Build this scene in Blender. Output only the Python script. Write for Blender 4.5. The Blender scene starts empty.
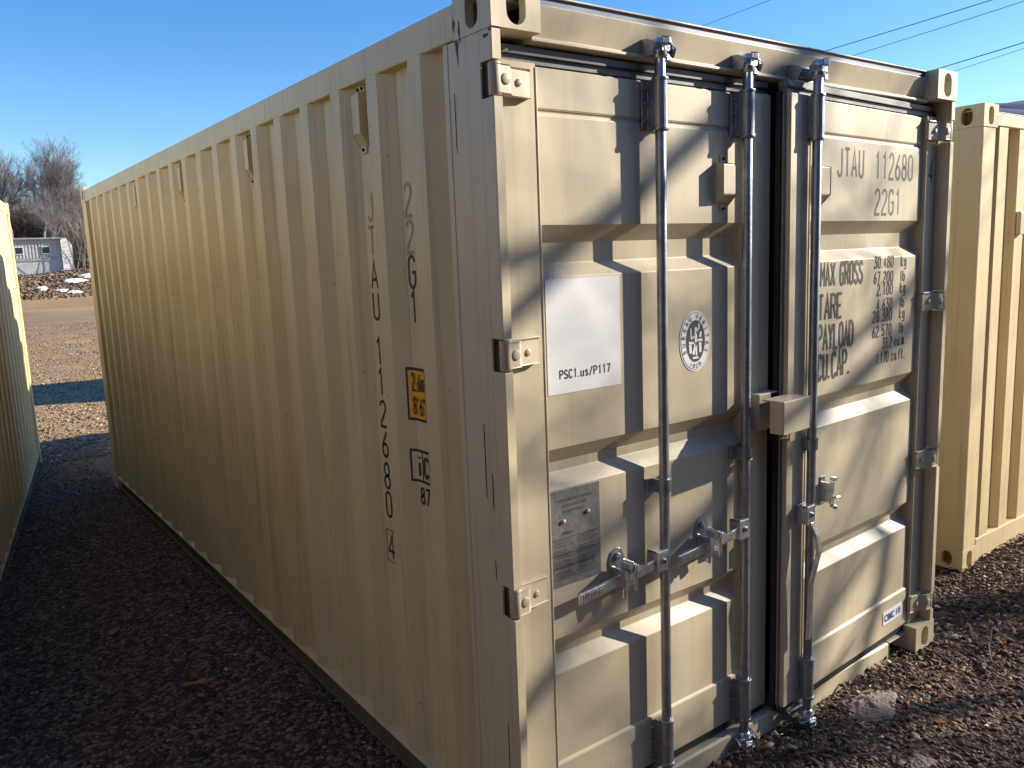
import bpy, math, random
import numpy as np
from mathutils import Vector, Matrix
R = math.radians
scene = bpy.context.scene
COL = scene.collection

# ------------------------------------------------------------------ camera
CAM = Vector((-1.2764, -1.7778, 1.8904))
YAW, PITCH, ROLL, FPX = 0.630376, -0.155493, -0.039265, 814.5
fw = Vector((math.sin(YAW)*math.cos(PITCH), math.cos(YAW)*math.cos(PITCH), math.sin(PITCH)))
rt = Vector((math.cos(YAW), -math.sin(YAW), 0)); up = rt.cross(fw)
r2 = rt*math.cos(ROLL)+up*math.sin(ROLL); u2 = -rt*math.sin(ROLL)+up*math.cos(ROLL)
cd = bpy.data.cameras.new('camera'); cam = bpy.data.objects.new('camera', cd); COL.objects.link(cam)
m3 = Matrix((r2, u2, -fw)).transposed()
cam.matrix_world = Matrix.Translation(CAM) @ m3.to_4x4()
cd.sensor_fit = 'HORIZONTAL'; cd.sensor_width = 36; cd.lens = 36*FPX/1024
cd.clip_start = .05; cd.clip_end = 6000
scene.camera = cam
# ------------------------------------------------------------------ light
AZ, EL = R(66), R(23)
SUN = Vector((math.sin(AZ)*math.cos(EL), -math.cos(AZ)*math.cos(EL), math.sin(EL)))
w = bpy.data.worlds.new('World'); scene.world = w; w.use_nodes = True
nt = w.node_tree; bg = nt.nodes['Background']; bg.inputs['Strength'].default_value = .105
sk = nt.nodes.new('ShaderNodeTexSky'); sk.sky_type = 'NISHITA'; sk.sun_disc = False
sk.sun_elevation = EL; sk.sun_rotation = math.atan2(SUN.x, SUN.y)
sk.air_density = 1.0; sk.dust_density = .3; sk.ozone_density = 3.0; sk.altitude = 300
hs = nt.nodes.new('ShaderNodeHueSaturation'); hs.inputs['Saturation'].default_value = 1.30; hs.inputs['Hue'].default_value = .506
nt.links.new(sk.outputs[0], hs.inputs['Color']); nt.links.new(hs.outputs[0], bg.inputs[0])
sd = bpy.data.lights.new('sun', 'SUN'); sd.energy = 4.8; sd.angle = R(.53); sd.color = (1, .90, .74)
so = bpy.data.objects.new('sun', sd); COL.objects.link(so)
so.rotation_euler = SUN.to_track_quat('Z', 'Y').to_euler()
scene.view_settings.view_transform = 'Standard'; scene.view_settings.look = 'None'
scene.view_settings.exposure = 1.04; scene.view_settings.gamma = 1
scene.render.resolution_x = 1024; scene.render.resolution_y = 768
scene.render.engine = 'CYCLES'

rng = random.Random(7)
nrg = np.random.default_rng(11)

# ------------------------------------------------------------------ materials
MATS = {}
def mat(name, col, rough=.6, metal=0., var=.06, scale=6., col2=None, bump=0., bscale=60., stretch=None, spec=.5, streak=0., speck=.55):
    """painted / plain material: base colour broken up by soft noise, optional vertical rain streaks and bump"""
    m = bpy.data.materials.new(name); m.use_nodes = True; MATS[name] = m
    n = m.node_tree.nodes; L = m.node_tree.links; b = n['Principled BSDF']
    b.inputs['Roughness'].default_value = rough; b.inputs['Metallic'].default_value = metal
    b.inputs['Specular IOR Level'].default_value = spec
    tc = n.new('ShaderNodeTexCoord'); mp = n.new('ShaderNodeMapping'); L.new(tc.outputs['Object'], mp.inputs[0])
    if stretch: mp.inputs['Scale'].default_value = stretch
    nz = n.new('ShaderNodeTexNoise'); nz.inputs['Scale'].default_value = scale; nz.inputs['Detail'].default_value = 6
    nz.inputs['Roughness'].default_value = .65
    L.new(mp.outputs[0], nz.inputs[0])
    cr = n.new('ShaderNodeValToRGB'); L.new(nz.outputs[0], cr.inputs[0])
    c2 = col2 or tuple(c*(1-var) for c in col)
    cr.color_ramp.elements[0].color = (*c2, 1); cr.color_ramp.elements[0].position = .35
    cr.color_ramp.elements[1].color = (*[min(1, c*(1+var*.6)) for c in col], 1); cr.color_ramp.elements[1].position = .65
    out = cr.outputs[0]
    if streak:
        mp2 = n.new('ShaderNodeMapping'); mp2.inputs['Scale'].default_value = (22, 22, .7); L.new(tc.outputs['Object'], mp2.inputs[0])
        n2 = n.new('ShaderNodeTexNoise'); n2.inputs['Scale'].default_value = 1.6; n2.inputs['Detail'].default_value = 5
        L.new(mp2.outputs[0], n2.inputs[0])
        c3 = n.new('ShaderNodeValToRGB'); c3.color_ramp.elements[0].position = .52; c3.color_ramp.elements[1].position = .78
        c3.color_ramp.elements[0].color = (0, 0, 0, 1); c3.color_ramp.elements[1].color = (streak,)*3+(1,)
        L.new(n2.outputs[0], c3.inputs[0])
        mx = n.new('ShaderNodeMix'); mx.data_type = 'RGBA'; L.new(c3.outputs[0], mx.inputs[0]); L.new(out, mx.inputs[6])
        mx.inputs[7].default_value = (col[0]*.42, col[1]*.37, col[2]*.32, 1); out = mx.outputs[2]
        # fine specks of dirt / chips
        n4 = n.new('ShaderNodeTexNoise'); n4.inputs['Scale'].default_value = 38; n4.inputs['Detail'].default_value = 3; L.new(tc.outputs['Object'], n4.inputs[0])
        c4 = n.new('ShaderNodeValToRGB'); c4.color_ramp.elements[0].position = .69; c4.color_ramp.elements[1].position = .74
        c4.color_ramp.elements[0].color = (0, 0, 0, 1); c4.color_ramp.elements[1].color = (speck,)*3+(1,)
        L.new(n4.outputs[0], c4.inputs[0])
        m4 = n.new('ShaderNodeMix'); m4.data_type = 'RGBA'; L.new(c4.outputs[0], m4.inputs[0]); L.new(out, m4.inputs[6])
        m4.inputs[7].default_value = (col[0]*.5, col[1]*.42, col[2]*.36, 1); out = m4.outputs[2]
    L.new(out, b.inputs['Base Color'])
    if bump:
        bz = n.new('ShaderNodeTexNoise'); bz.inputs['Scale'].default_value = bscale; bz.inputs['Detail'].default_value = 4
        L.new(tc.outputs['Object'], bz.inputs[0])
        bp = n.new('ShaderNodeBump'); bp.inputs['Strength'].default_value = bump; bp.inputs['Distance'].default_value = .01
        L.new(bz.outputs[0], bp.inputs['Height']); L.new(bp.outputs[0], b.inputs['Normal'])
    return m
BEIGE = (.67, .57, .345)  # side colour lightened and yellowed to stand in for glare
paint = mat('beige_paint', BEIGE, .5, 0, .08, 2.2, bump=.28, bscale=4, streak=.42)
dpaint = mat('door_paint', (.525, .455, .335), .45, 0, .06, 2.5, bump=.10, bscale=6, streak=.22, speck=.12)
ppaint = mat('post_paint', (.62, .54, .375), .5, 0, .07, 2.4, bump=.15, bscale=6, streak=.25, speck=.2)
ypaint = mat('yellow_beige_paint', (.66, .545, .31), .5, 0, .07, 2.2, bump=.12, bscale=5, streak=.25)
railm = mat('dirty_brown_rail', (.13, .10, .065), .7, 0, .3, 9, bump=.2, bscale=40)
steel = mat('galvanised_steel', (.36, .39, .44), .36, .75, .25, 25, bump=.08, bscale=90)
shadem = mat('blue_shade_band', (.07, .11, .20), .4, 0, .1, 6)  # sky-tinted shade of the roof edge, put into the colour
steel2 = mat('bright_zinc', (.66, .68, .72), .28, .9, .3, 40, bump=.15, bscale=120)
rubber = mat('black_rubber', (.018, .02, .024), .55, 0, .2, 20)
gasket = mat('grey_rubber', (.13, .15, .18), .5, 0, .2, 20)
dark = mat('dark_inside', (.02, .019, .018), .9)
ink = mat('stencil_ink', (.035, .035, .04), .6, 0, .3, 60)
fadeink = mat('faded_stencil_ink', (.33, .30, .24), .6, 0, .3, 60)
white = mat('white_vinyl', (.78, .78, .80), .45, 0, .03, 5)
orange = mat('orange_vinyl', (.90, .45, .05), .5, 0, .08, 8)
plate = mat('grey_metal_plate', (.22, .21, .21), .5, .2, .25, 30, bump=.1, bscale=80)
blue = mat('blue_print', (.06, .07, .28), .5)
rust = mat('rusty_steel', (.24, .09, .035), .8, 0, .3, 30)
bark = mat('bark', (.085, .068, .055), .9, 0, .35, 8)
barkf = mat('hazed_bark', (.20, .18, .18), .9, 0, .2, 3)  # bark paled to stand in for haze on the far trees
barkg = mat('grey_bark', (.16, .135, .115), .9, 0, .3, 8)
siding = mat('grey_siding', (.44, .44, .44), .55, 0, .08, 3)
whitew = mat('white_siding', (.72, .70, .66), .6, 0, .06, 3)
darkglass = mat('dark_window', (.03, .04, .05), .15)
roofm = mat('shed_roof', (.34, .36, .39), .4, .3, .08, 3)
snow = mat('snow', (.80, .83, .88), .7, 0, .05, 3)
twigm = mat('dry_twig', (.16, .10, .055), .85, 0, .35, 15)
leafm = mat('dead_leaf', (.36, .155, .06), .8, 0, .4, 25)
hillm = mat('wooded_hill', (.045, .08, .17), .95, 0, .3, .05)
sandm = mat('pale_fines', (.24, .20, .175), .95, 0, .35, 18, bump=1., bscale=70)
woodm = mat('pole_wood', (.12, .085, .06), .85, 0, .3, 8)
cablem = mat('cable_rubber', (.03, .03, .035), .6)

def groundmat():
    m = bpy.data.materials.new('gravel_ground'); m.use_nodes = True
    n = m.node_tree.nodes; L = m.node_tree.links; b = n['Principled BSDF']; b.inputs['Roughness'].default_value = .95
    b.inputs['Specular IOR Level'].default_value = .2
    tc = n.new('ShaderNodeTexCoord')
    # near: dark brown-grey gravel; far yard: tan gravel; beyond: tan ground with painted shade patches
    v = n.new('ShaderNodeTexVoronoi'); v.inputs['Scale'].default_value = 55; L.new(tc.outputs['Object'], v.inputs[0])
    hsv = n.new('ShaderNodeSeparateColor'); L.new(v.outputs['Color'], hsv.inputs[0])
    c1 = n.new('ShaderNodeValToRGB'); L.new(hsv.outputs[0], c1.inputs[0])
    e = c1.color_ramp.elements; e[0].color = (.045, .030, .022, 1); e[1].color = (.24, .185, .14, 1)
    x = e.new(.5); x.color = (.085, .055, .04, 1)
    c2 = n.new('ShaderNodeValToRGB'); L.new(hsv.outputs[1], c2.inputs[0])
    e = c2.color_ramp.elements; e[0].color = (.20, .125, .065, 1); e[1].color = (.58, .41, .24, 1)
    sep = n.new('ShaderNodeSeparateXYZ'); L.new(tc.outputs['Object'], sep.inputs[0])
    nb = n.new('ShaderNodeTexNoise'); nb.inputs['Scale'].default_value = .35; nb.inputs['Detail'].default_value = 5; L.new(tc.outputs['Object'], nb.inputs[0])
    ad = n.new('ShaderNodeMath'); ad.operation = 'MULTIPLY_ADD'; ad.inputs[1].default_value = 4; L.new(nb.outputs[0], ad.inputs[0]); L.new(sep.outputs[1], ad.inputs[2])
    mr = n.new('ShaderNodeMapRange'); mr.inputs[1].default_value = 8.0; mr.inputs[2].default_value = 11.5; L.new(ad.outputs[0], mr.inputs[0])
    mx = n.new('ShaderNodeMix'); mx.data_type = 'RGBA'; L.new(mr.outputs[0], mx.inputs[0]); L.new(c1.outputs[0], mx.inputs[6]); L.new(c2.outputs[0], mx.inputs[7])
    # darker patches of shade painted into the far ground
    nb2 = n.new('ShaderNodeTexNoise'); nb2.inputs['Scale'].default_value = .12; nb2.inputs['Detail'].default_value = 7; L.new(tc.outputs['Object'], nb2.inputs[0])
    mr2 = n.new('ShaderNodeMapRange'); mr2.inputs[1].default_value = 16; mr2.inputs[2].default_value = 34; mr2.inputs[4].default_value = .62; L.new(ad.outputs[0], mr2.inputs[0])
    c3 = n.new('ShaderNodeValToRGB'); L.new(nb2.outputs[0], c3.inputs[0]); e = c3.color_ramp.elements
    e[0].position = .35; e[1].position = .65; e[0].color = (.16, .11, .065, 1); e[1].color = (.44, .31, .18, 1)
    mx2 = n.new('ShaderNodeMix'); mx2.data_type = 'RGBA'; L.new(mr2.outputs[0], mx2.inputs[0]); L.new(mx.outputs[2], mx2.inputs[6]); L.new(c3.outputs[0], mx2.inputs[7])
    L.new(mx2.outputs[2], b.inputs['Base Color'])
    bp = n.new('ShaderNodeBump'); bp.inputs['Strength'].default_value = 1; bp.inputs['Distance'].default_value = .012
    L.new(v.outputs['Distance'], bp.inputs['Height']); bp.invert = True; L.new(bp.outputs[0], b.inputs['Normal'])
    return m
def attrmat(name, rough=.75):
    m = bpy.data.materials.new(name); m.use_nodes = True
    n = m.node_tree.nodes; b = n['Principled BSDF']; b.inputs['Roughness'].default_value = rough
    a = n.new('ShaderNodeAttribute'); a.attribute_name = 'stone'
    tc = n.new('ShaderNodeTexCoord'); z = n.new('ShaderNodeTexNoise'); z.inputs['Scale'].default_value = 160
    m.node_tree.links.new(tc.outputs['Object'], z.inputs[0])
    mx = n.new('ShaderNodeMix'); mx.data_type = 'RGBA'; mx.blend_type = 'MULTIPLY'; mx.inputs[0].default_value = .6
    m.node_tree.links.new(a.outputs['Color'], mx.inputs[6]); m.node_tree.links.new(z.outputs[0], mx.inputs[7])
    m.node_tree.links.new(mx.outputs[2], b.inputs['Base Color'])
    return m

# ------------------------------------------------------------------ mesh helper
class MB:
    def __init__(s, T=None): s.v = []; s.f = []; s.m = []; s.mats = []; s.sm = []; s.T = T
    def mi(s, m):
        if m not in s.mats: s.mats.append(m)
        return s.mats.index(m)
    def add(s, vs, fs, m, smooth=False):
        o = len(s.v); s.v += [Vector(q) for q in vs]; k = s.mi(m)
        for f in fs: s.f.append([i+o for i in f]); s.m.append(k); s.sm.append(smooth)
        return s
    def box(s, a, b, m):
        x0, y0, z0 = a; x1, y1, z1 = b
        vs = [(x, y, z) for x in (x0, x1) for y in (y0, y1) for z in (z0, z1)]
        return s.add(vs, [(0, 1, 3, 2), (4, 6, 7, 5), (0, 4, 5, 1), (2, 3, 7, 6), (0, 2, 6, 4), (1, 5, 7, 3)], m)
    def prism(s, prof, axis, a, b, m):
        """closed 2D profile extruded along axis ('x': prof=(y,z); 'y': prof=(x,z); 'z': prof=(x,y))"""
        def P(p, t): return {'x': (t, p[0], p[1]), 'y': (p[0], t, p[1]), 'z': (p[0], p[1], t)}[axis]
        n = len(prof); vs = [P(p, a) for p in prof]+[P(p, b) for p in prof]
        fs = [(i, (i+1) % n, n+(i+1) % n, n+i) for i in range(n)]
        fs += [tuple(range(n)), tuple(range(2*n-1, n-1, -1))]
        return s.add(vs, fs, m)
    def tube(s, path, r, m, seg=14, caps=True):
        path = [Vector(p) for p in path]; rs = r if isinstance(r, (list, tuple)) else [r]*len(path)
        vs = []; fs = []
        d0 = (path[1]-path[0]).normalized(); a = Vector((0, 0, 1)) if abs(d0.z) < .9 else Vector((1, 0, 0))
        n1 = d0.cross(a).normalized()
        for i, p in enumerate(path):
            d = (path[min(i+1, len(path)-1)]-path[max(i-1, 0)]).normalized()
            n1 = (n1-d*n1.dot(d)).normalized(); n2 = d.cross(n1)
            for k in range(seg):
                t = 2*math.pi*k/seg; vs.append(p+(n1*math.cos(t)+n2*math.sin(t))*rs[i])
        for i in range(len(path)-1):
            for k in range(seg):
                fs.append((i*seg+k, i*seg+(k+1) % seg, (i+1)*seg+(k+1) % seg, (i+1)*seg+k))
        if caps:
            fs.append(tuple(range(seg-1, -1, -1))); fs.append(tuple(range((len(path)-1)*seg, len(path)*seg)))
        return s.add(vs, fs, m, True)
    def text(s, body, size, org, ux, uy, m, sx=1., depth=.0012, bold=0., align='LEFT', lift=.0015, space=1.):
        """lettering laid on a surface: origin, right direction, up direction"""
        c = bpy.data.curves.new('t', 'FONT'); c.body = body; c.size = size; c.offset = bold; c.align_x = align
        c.space_character = space; c.resolution_u = 3
        o = bpy.data.objects.new('t', c); COL.objects.link(o)
        bpy.context.view_layer.update()
        me = o.to_mesh(); ux = Vector(ux); uy = Vector(uy); nn = ux.cross(uy).normalized(); org = Vector(org)
        vs = [org+ux*(v.co.x*sx)+uy*v.co.y+nn*lift for v in me.vertices]
        s.add(vs, [tuple(p.vertices) for p in me.polygons], m)
        o.to_mesh_clear(); COL.objects.unlink(o); bpy.data.objects.remove(o); bpy.data.curves.remove(c)
        return s
    def build(s, name, parent=None, bevel=0., T=None, seg=2):
        me = bpy.data.meshes.new(name)
        T = T or s.T
        vs = [T @ v for v in s.v] if T else s.v
        me.from_pydata([tuple(v) for v in vs], [], s.f); me.validate()
        for k in s.mats: me.materials.append(k)
        if len(me.polygons) == len(s.f):
            me.polygons.foreach_set('material_index', s.m); me.polygons.foreach_set('use_smooth', s.sm)
        me.update()
        o = bpy.data.objects.new(name, me); COL.objects.link(o); o.parent = parent
        if bevel:
            b = o.modifiers.new('bevel', 'BEVEL'); b.width = bevel; b.segments = seg; b.limit_method = 'ANGLE'; b.angle_limit = R(40)
            b.harden_normals = False
        return o
def thing(name, label, cat, loc=(0, 0, 0), rz=0, group=None):
    o = bpy.data.objects.new(name, None); COL.objects.link(o); o.location = loc; o.rotation_euler = (0, 0, rz)
    o.empty_display_size = .2
    o['label'] = label; o['category'] = cat
    if group: o['group'] = group
    return o
def tag(o, label=None, cat=None, group=None, kind=None):
    for k, v in (('label', label), ('category', cat), ('group', group), ('kind', kind)):
        if v: o[k] = v
    return o

# ------------------------------------------------------------------ ground
def grid(name, xs, ys, zf, m, smooth=True):
    vs = [(x, y, zf(x, y)) for y in ys for x in xs]; nx = len(xs)
    fs = [(j*nx+i, j*nx+i+1, (j+1)*nx+i+1, (j+1)*nx+i) for j in range(len(ys)-1) for i in range(nx-1)]
    b = MB(); b.add(vs, fs, m, smooth); return b.build(name)
def space(a, b, n, c=0.): return [a+(b-a)*i/n for i in range(n+1)]
xs = [-2500, -900, -300, -100, -40, -15]+space(-6, 12, 45)+[16, 25, 40, 60, 100, 300, 900, 2500]
ys = [-2500, -600, -100, -30, -10]+space(-4, 16, 50)+[19, 23, 28, 34, 42, 50, 56, 58, 60, 62, 64, 66, 70, 80, 100, 200, 600, 2500]
def gz(x, y):
    z = -.004+.006*math.sin(3*x+1)*math.sin(2.3*y)
    if y > 57: z += (min(1, (y-57)/5)**1.0)*2.0+.12*math.sin(x*.9)*min(1, (y-57)/5)
    return z
tag(grid('ground', xs, ys, gz, groundmat()), kind='structure')

def stones(name, n, region, smin, smax, palette, weights, zoff=0., clear=None):
    """loose gravel: many irregular little stones as one mesh"""
    t = (1+5**.5)/2
    ico = np.array([(-1, t, 0), (1, t, 0), (-1, -t, 0), (1, -t, 0), (0, -1, t), (0, 1, t), (0, -1, -t), (0, 1, -t), (t, 0, -1), (t, 0, 1), (-t, 0, -1), (-t, 0, 1)])/1.902
    tri = np.array([(0, 11, 5), (0, 5, 1), (0, 1, 7), (0, 7, 10), (0, 10, 11), (1, 5, 9), (5, 11, 4), (11, 10, 2), (10, 7, 6), (7, 1, 8), (3, 9, 4), (3, 4, 2), (3, 2, 6), (3, 6, 8), (3, 8, 9), (4, 9, 5), (2, 4, 11), (6, 2, 10), (8, 6, 7), (9, 8, 1)])
    P = region(n); n = len(P)
    s = smin*(smax/smin)**(nrg.random(n)**1.9)/2
    sc = np.stack([s*nrg.uniform(.9, 2.0, n), s*nrg.uniform(.5, 1.1, n), s*nrg.uniform(.25, .7, n)], 1)
    V = ico[None]*nrg.uniform(.5, 1.3, (n, 12, 1))*sc[:, None]
    a = nrg.uniform(0, 6.28, n); b = nrg.normal(0, .55, n)
    ca, sa, cb, sb = np.cos(a)[:, None], np.sin(a)[:, None], np.cos(b)[:, None], np.sin(b)[:, None]
    x, y, z = V[..., 0], V[..., 1], V[..., 2]
    y, z = y*cb-z*sb, y*sb+z*cb
    x, y = x*ca-y*sa, x*sa+y*ca
    V = np.stack([x+P[:, 0:1], y+P[:, 1:2], z+P[:, 2:3]+s[:, None]*.25+zoff], 2).reshape(-1, 3)
    F = (tri[None]+(np.arange(n)*12)[:, None, None]).reshape(-1, 3)
    me = bpy.data.meshes.new(name); me.vertices.add(len(V)); me.vertices.foreach_set('co', V.astype(np.float32).ravel())
    me.loops.add(F.size); me.loops.foreach_set('vertex_index', F.astype(np.int32).ravel())
    me.polygons.add(len(F)); me.polygons.foreach_set('loop_start', np.arange(len(F), dtype=np.int32)*3)
    me.update(); me.validate()
    pal = np.array(palette); ci = nrg.choice(len(pal), n, p=np.array(weights)/sum(weights))
    c = pal[ci]*nrg.uniform(.45, 1.5, (n, 1)); c = np.concatenate([c, np.ones((n, 1))], 1)
    at = me.attributes.new('stone', 'FLOAT_COLOR', 'POINT'); at.data.foreach_set('color', np.repeat(c, 12, 0).astype(np.float32).ravel())
    me.materials.append(attrmat(name+'_stone'))
    o = bpy.data.objects.new(name, me); COL.objects.link(o); return o
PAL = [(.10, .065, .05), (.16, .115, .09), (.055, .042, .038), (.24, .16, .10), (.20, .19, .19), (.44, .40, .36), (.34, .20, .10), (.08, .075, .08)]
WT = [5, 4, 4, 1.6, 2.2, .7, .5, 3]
def inside_containers(P):
    x, y = P[:, 0], P[:, 1]
    k = ~((x > .03) & (x < 2.40) & (y > .06) & (y < 6.0))
    k &= ~((x > 3.43) & (y > .36) & (y < 6.3) & (x < 5.8))
    return k
def bumps(x, y): return .006*np.sin(3*x+1)*np.sin(2.3*y)-.004
def reg_right(n):
    x = nrg.uniform(.55, 5.6, n); y = nrg.uniform(-1.3, 1.6, n); y = np.where(nrg.random(n) < .15, nrg.uniform(1.0, 6, n), y)
    z = bumps(x, y)
    # raked-up mound of stones between the two containers and against the sill
    z += .16*np.exp(-((x-4.0)/.8)**2-((y-.02)/.28)**2)*nrg.random(n)**.6
    z += .05*np.exp(-((y-.0)/.10)**2)*np.exp(-((x-1.9)/.35)**2)*nrg.random(n)
    z += .07*np.exp(-((x-1.08)/.2)**2-((y+.02)/.10)**2)*nrg.random(n)
    P = np.stack([x, y, z], 1); return P[inside_containers(P)]
def reg_left(n):
    y = -.9+9.2*nrg.random(n)**1.5; x = nrg.uniform(-1.9, .02, n)
    P = np.stack([x, y, bumps(x, y)], 1)
    k = inside_containers(P) & (x < .03) & ~((x < -.374-.1678*(7.744-y)-.0) & (y > 1.7))
    return P[k]
def reg_far(n):
    y = 7.5+26*nrg.random(n)**1.5; x = nrg.uniform(-.8, 2.2, n)+(y-8)*.11
    return np.stack([x, y, bumps(x, y)], 1)
tag(stones('gravel', 46000, reg_right, .007, .034, [(q[0]*1.8, q[1]*1.55, q[2]*1.4) for q in PAL], WT), kind='stuff', label='brown and grey crushed gravel in front of the doors', cat='gravel')
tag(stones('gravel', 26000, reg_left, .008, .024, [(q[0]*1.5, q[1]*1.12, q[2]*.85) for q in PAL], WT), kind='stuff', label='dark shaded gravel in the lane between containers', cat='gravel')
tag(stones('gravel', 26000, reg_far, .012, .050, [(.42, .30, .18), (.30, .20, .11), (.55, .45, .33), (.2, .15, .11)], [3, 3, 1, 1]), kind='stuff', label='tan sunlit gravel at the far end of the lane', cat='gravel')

# ------------------------------------------------------------------ container kit
L_, W_, H_ = 6.058, 2.438, 2.591
def oval(cx, cz, a, b, n=24, p=2.0):
    out = []
    for k in range(n):
        t = 2*math.pi*k/n; c, s_ = math.cos(t), math.sin(t)
        # stadium: straight flanks with round ends
        x = a*c; z = (b-a)*(1 if s_ > 1e-6 else -1 if s_ < -1e-6 else 0)+a*s_
        out.append((cx+x, cz+z))
    return out
def holed(mb, w, h, a, b, org, ux, uy, depth, m):
    """rect w*h with a stadium hole, its rim sunk by depth and a dark back"""
    n = 24; org = Vector(org); ux = Vector(ux); uy = Vector(uy); nn = ux.cross(uy)
    O = oval(w/2, h/2, a, b, n); rect = []
    for k in range(n):
        dx, dz = O[k][0]-w/2, O[k][1]-h/2
        t = 2*math.pi*k/n; dx, dz = math.cos(t), math.sin(t)*h/w
        q = min((w/2)/abs(dx) if abs(dx) > 1e-6 else 9, (h/2)/abs(dz) if abs(dz) > 1e-6 else 9)
        rect.append((w/2+dx*q, h/2+dz*q))
    # snap nearest samples to the 4 corners
    for cx, cz in ((0, 0), (w, 0), (0, h), (w, h)):
        k = min(range(n), key=lambda i: (rect[i][0]-cx)**2+(rect[i][1]-cz)**2); rect[k] = (cx, cz)
    P = lambda p, d=0: org+ux*p[0]+uy*p[1]-nn*d
    vs = [P(p) for p in rect]+[P(p) for p in O]+[P(p, depth) for p in O]
    fs = [(k, (k+1) % n, n+(k+1) % n, n+k) for k in range(n)]+[(n+k, n+(k+1) % n, 2*n+(k+1) % n, 2*n+k) for k in range(n)]
    mb.add(vs, fs, m)
def casting(x, y, z, sx, sy, par, m, T):
    """corner casting; (x,y,z) is its outermost corner bottom; sx, sy = +1 when the body extends to +x / +y"""
    w, l, h = .162, .178, .118
    x0, x1 = (x, x+w) if sx > 0 else (x-w, x); y0, y1 = (y, y+l) if sy > 0 else (y-l, y)
    mb = MB()
    ye = y0 if sy > 0 else y1; yi = y1 if sy > 0 else y0
    xe = x0 if sx > 0 else x1; xi = x1 if sx > 0 else x0
    if sy > 0: holed(mb, w, h, .032, .048, (x0, ye, z), (1, 0, 0), (0, 0, 1), .028, m)
    else: holed(mb, w, h, .032, .048, (x1, ye, z), (-1, 0, 0), (0, 0, 1), .028, m)
    if sx > 0: holed(mb, l, h, .030, .046, (xe, y1, z), (0, -1, 0), (0, 0, 1), .028, m)
    else: holed(mb, l, h, .030, .046, (xe, y0, z), (0, 1, 0), (0, 0, 1), .028, m)
    top = z > 1
    if top: holed(mb, w, l, .031, .062, (x0, y0, z+h), (1, 0, 0), (0, 1, 0), .028, m)
    else: mb.add([(x0, y0, z+h), (x1, y0, z+h), (x1, y1, z+h), (x0, y1, z+h)], [(0, 1, 2, 3)], m)
    mb.add([(x0, y0, z), (x1, y0, z), (x1, y1, z), (x0, y1, z)], [(3, 2, 1, 0)], m)
    mb.add([(xi, y0, z), (xi, y1, z), (xi, y1, z+h), (xi, y0, z+h)], [(0, 1, 2, 3)], m)
    mb.add([(x0, yi, z), (x1, yi, z), (x1, yi, z+h), (x0, yi, z+h)], [(0, 1, 2, 3)], m)
    e = .03
    mb.box((x0+e, y0+e, z+e), (x1-e, y1-e, z+h-e), dark) if False else None
    o = mb.build('corner_casting', par, 0, T); return o
def corr(total0, total1, first, pitch, ridge, slope, valley, depth):
    """outward profile: list of (t, d) from total0 to total1; first = start of first ridge; d=0 outer, depth inner"""
    pts = [(total0, depth)]
    t = first-slope
    while t < total1-slope:
        for a, d in ((t, depth), (t+slope, 0), (t+slope+ridge, 0), (t+2*slope+ridge, depth)):
            if total0 < a < total1: pts.append((a, d))
        t += pitch
    pts.append((total1, depth)); return pts
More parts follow.
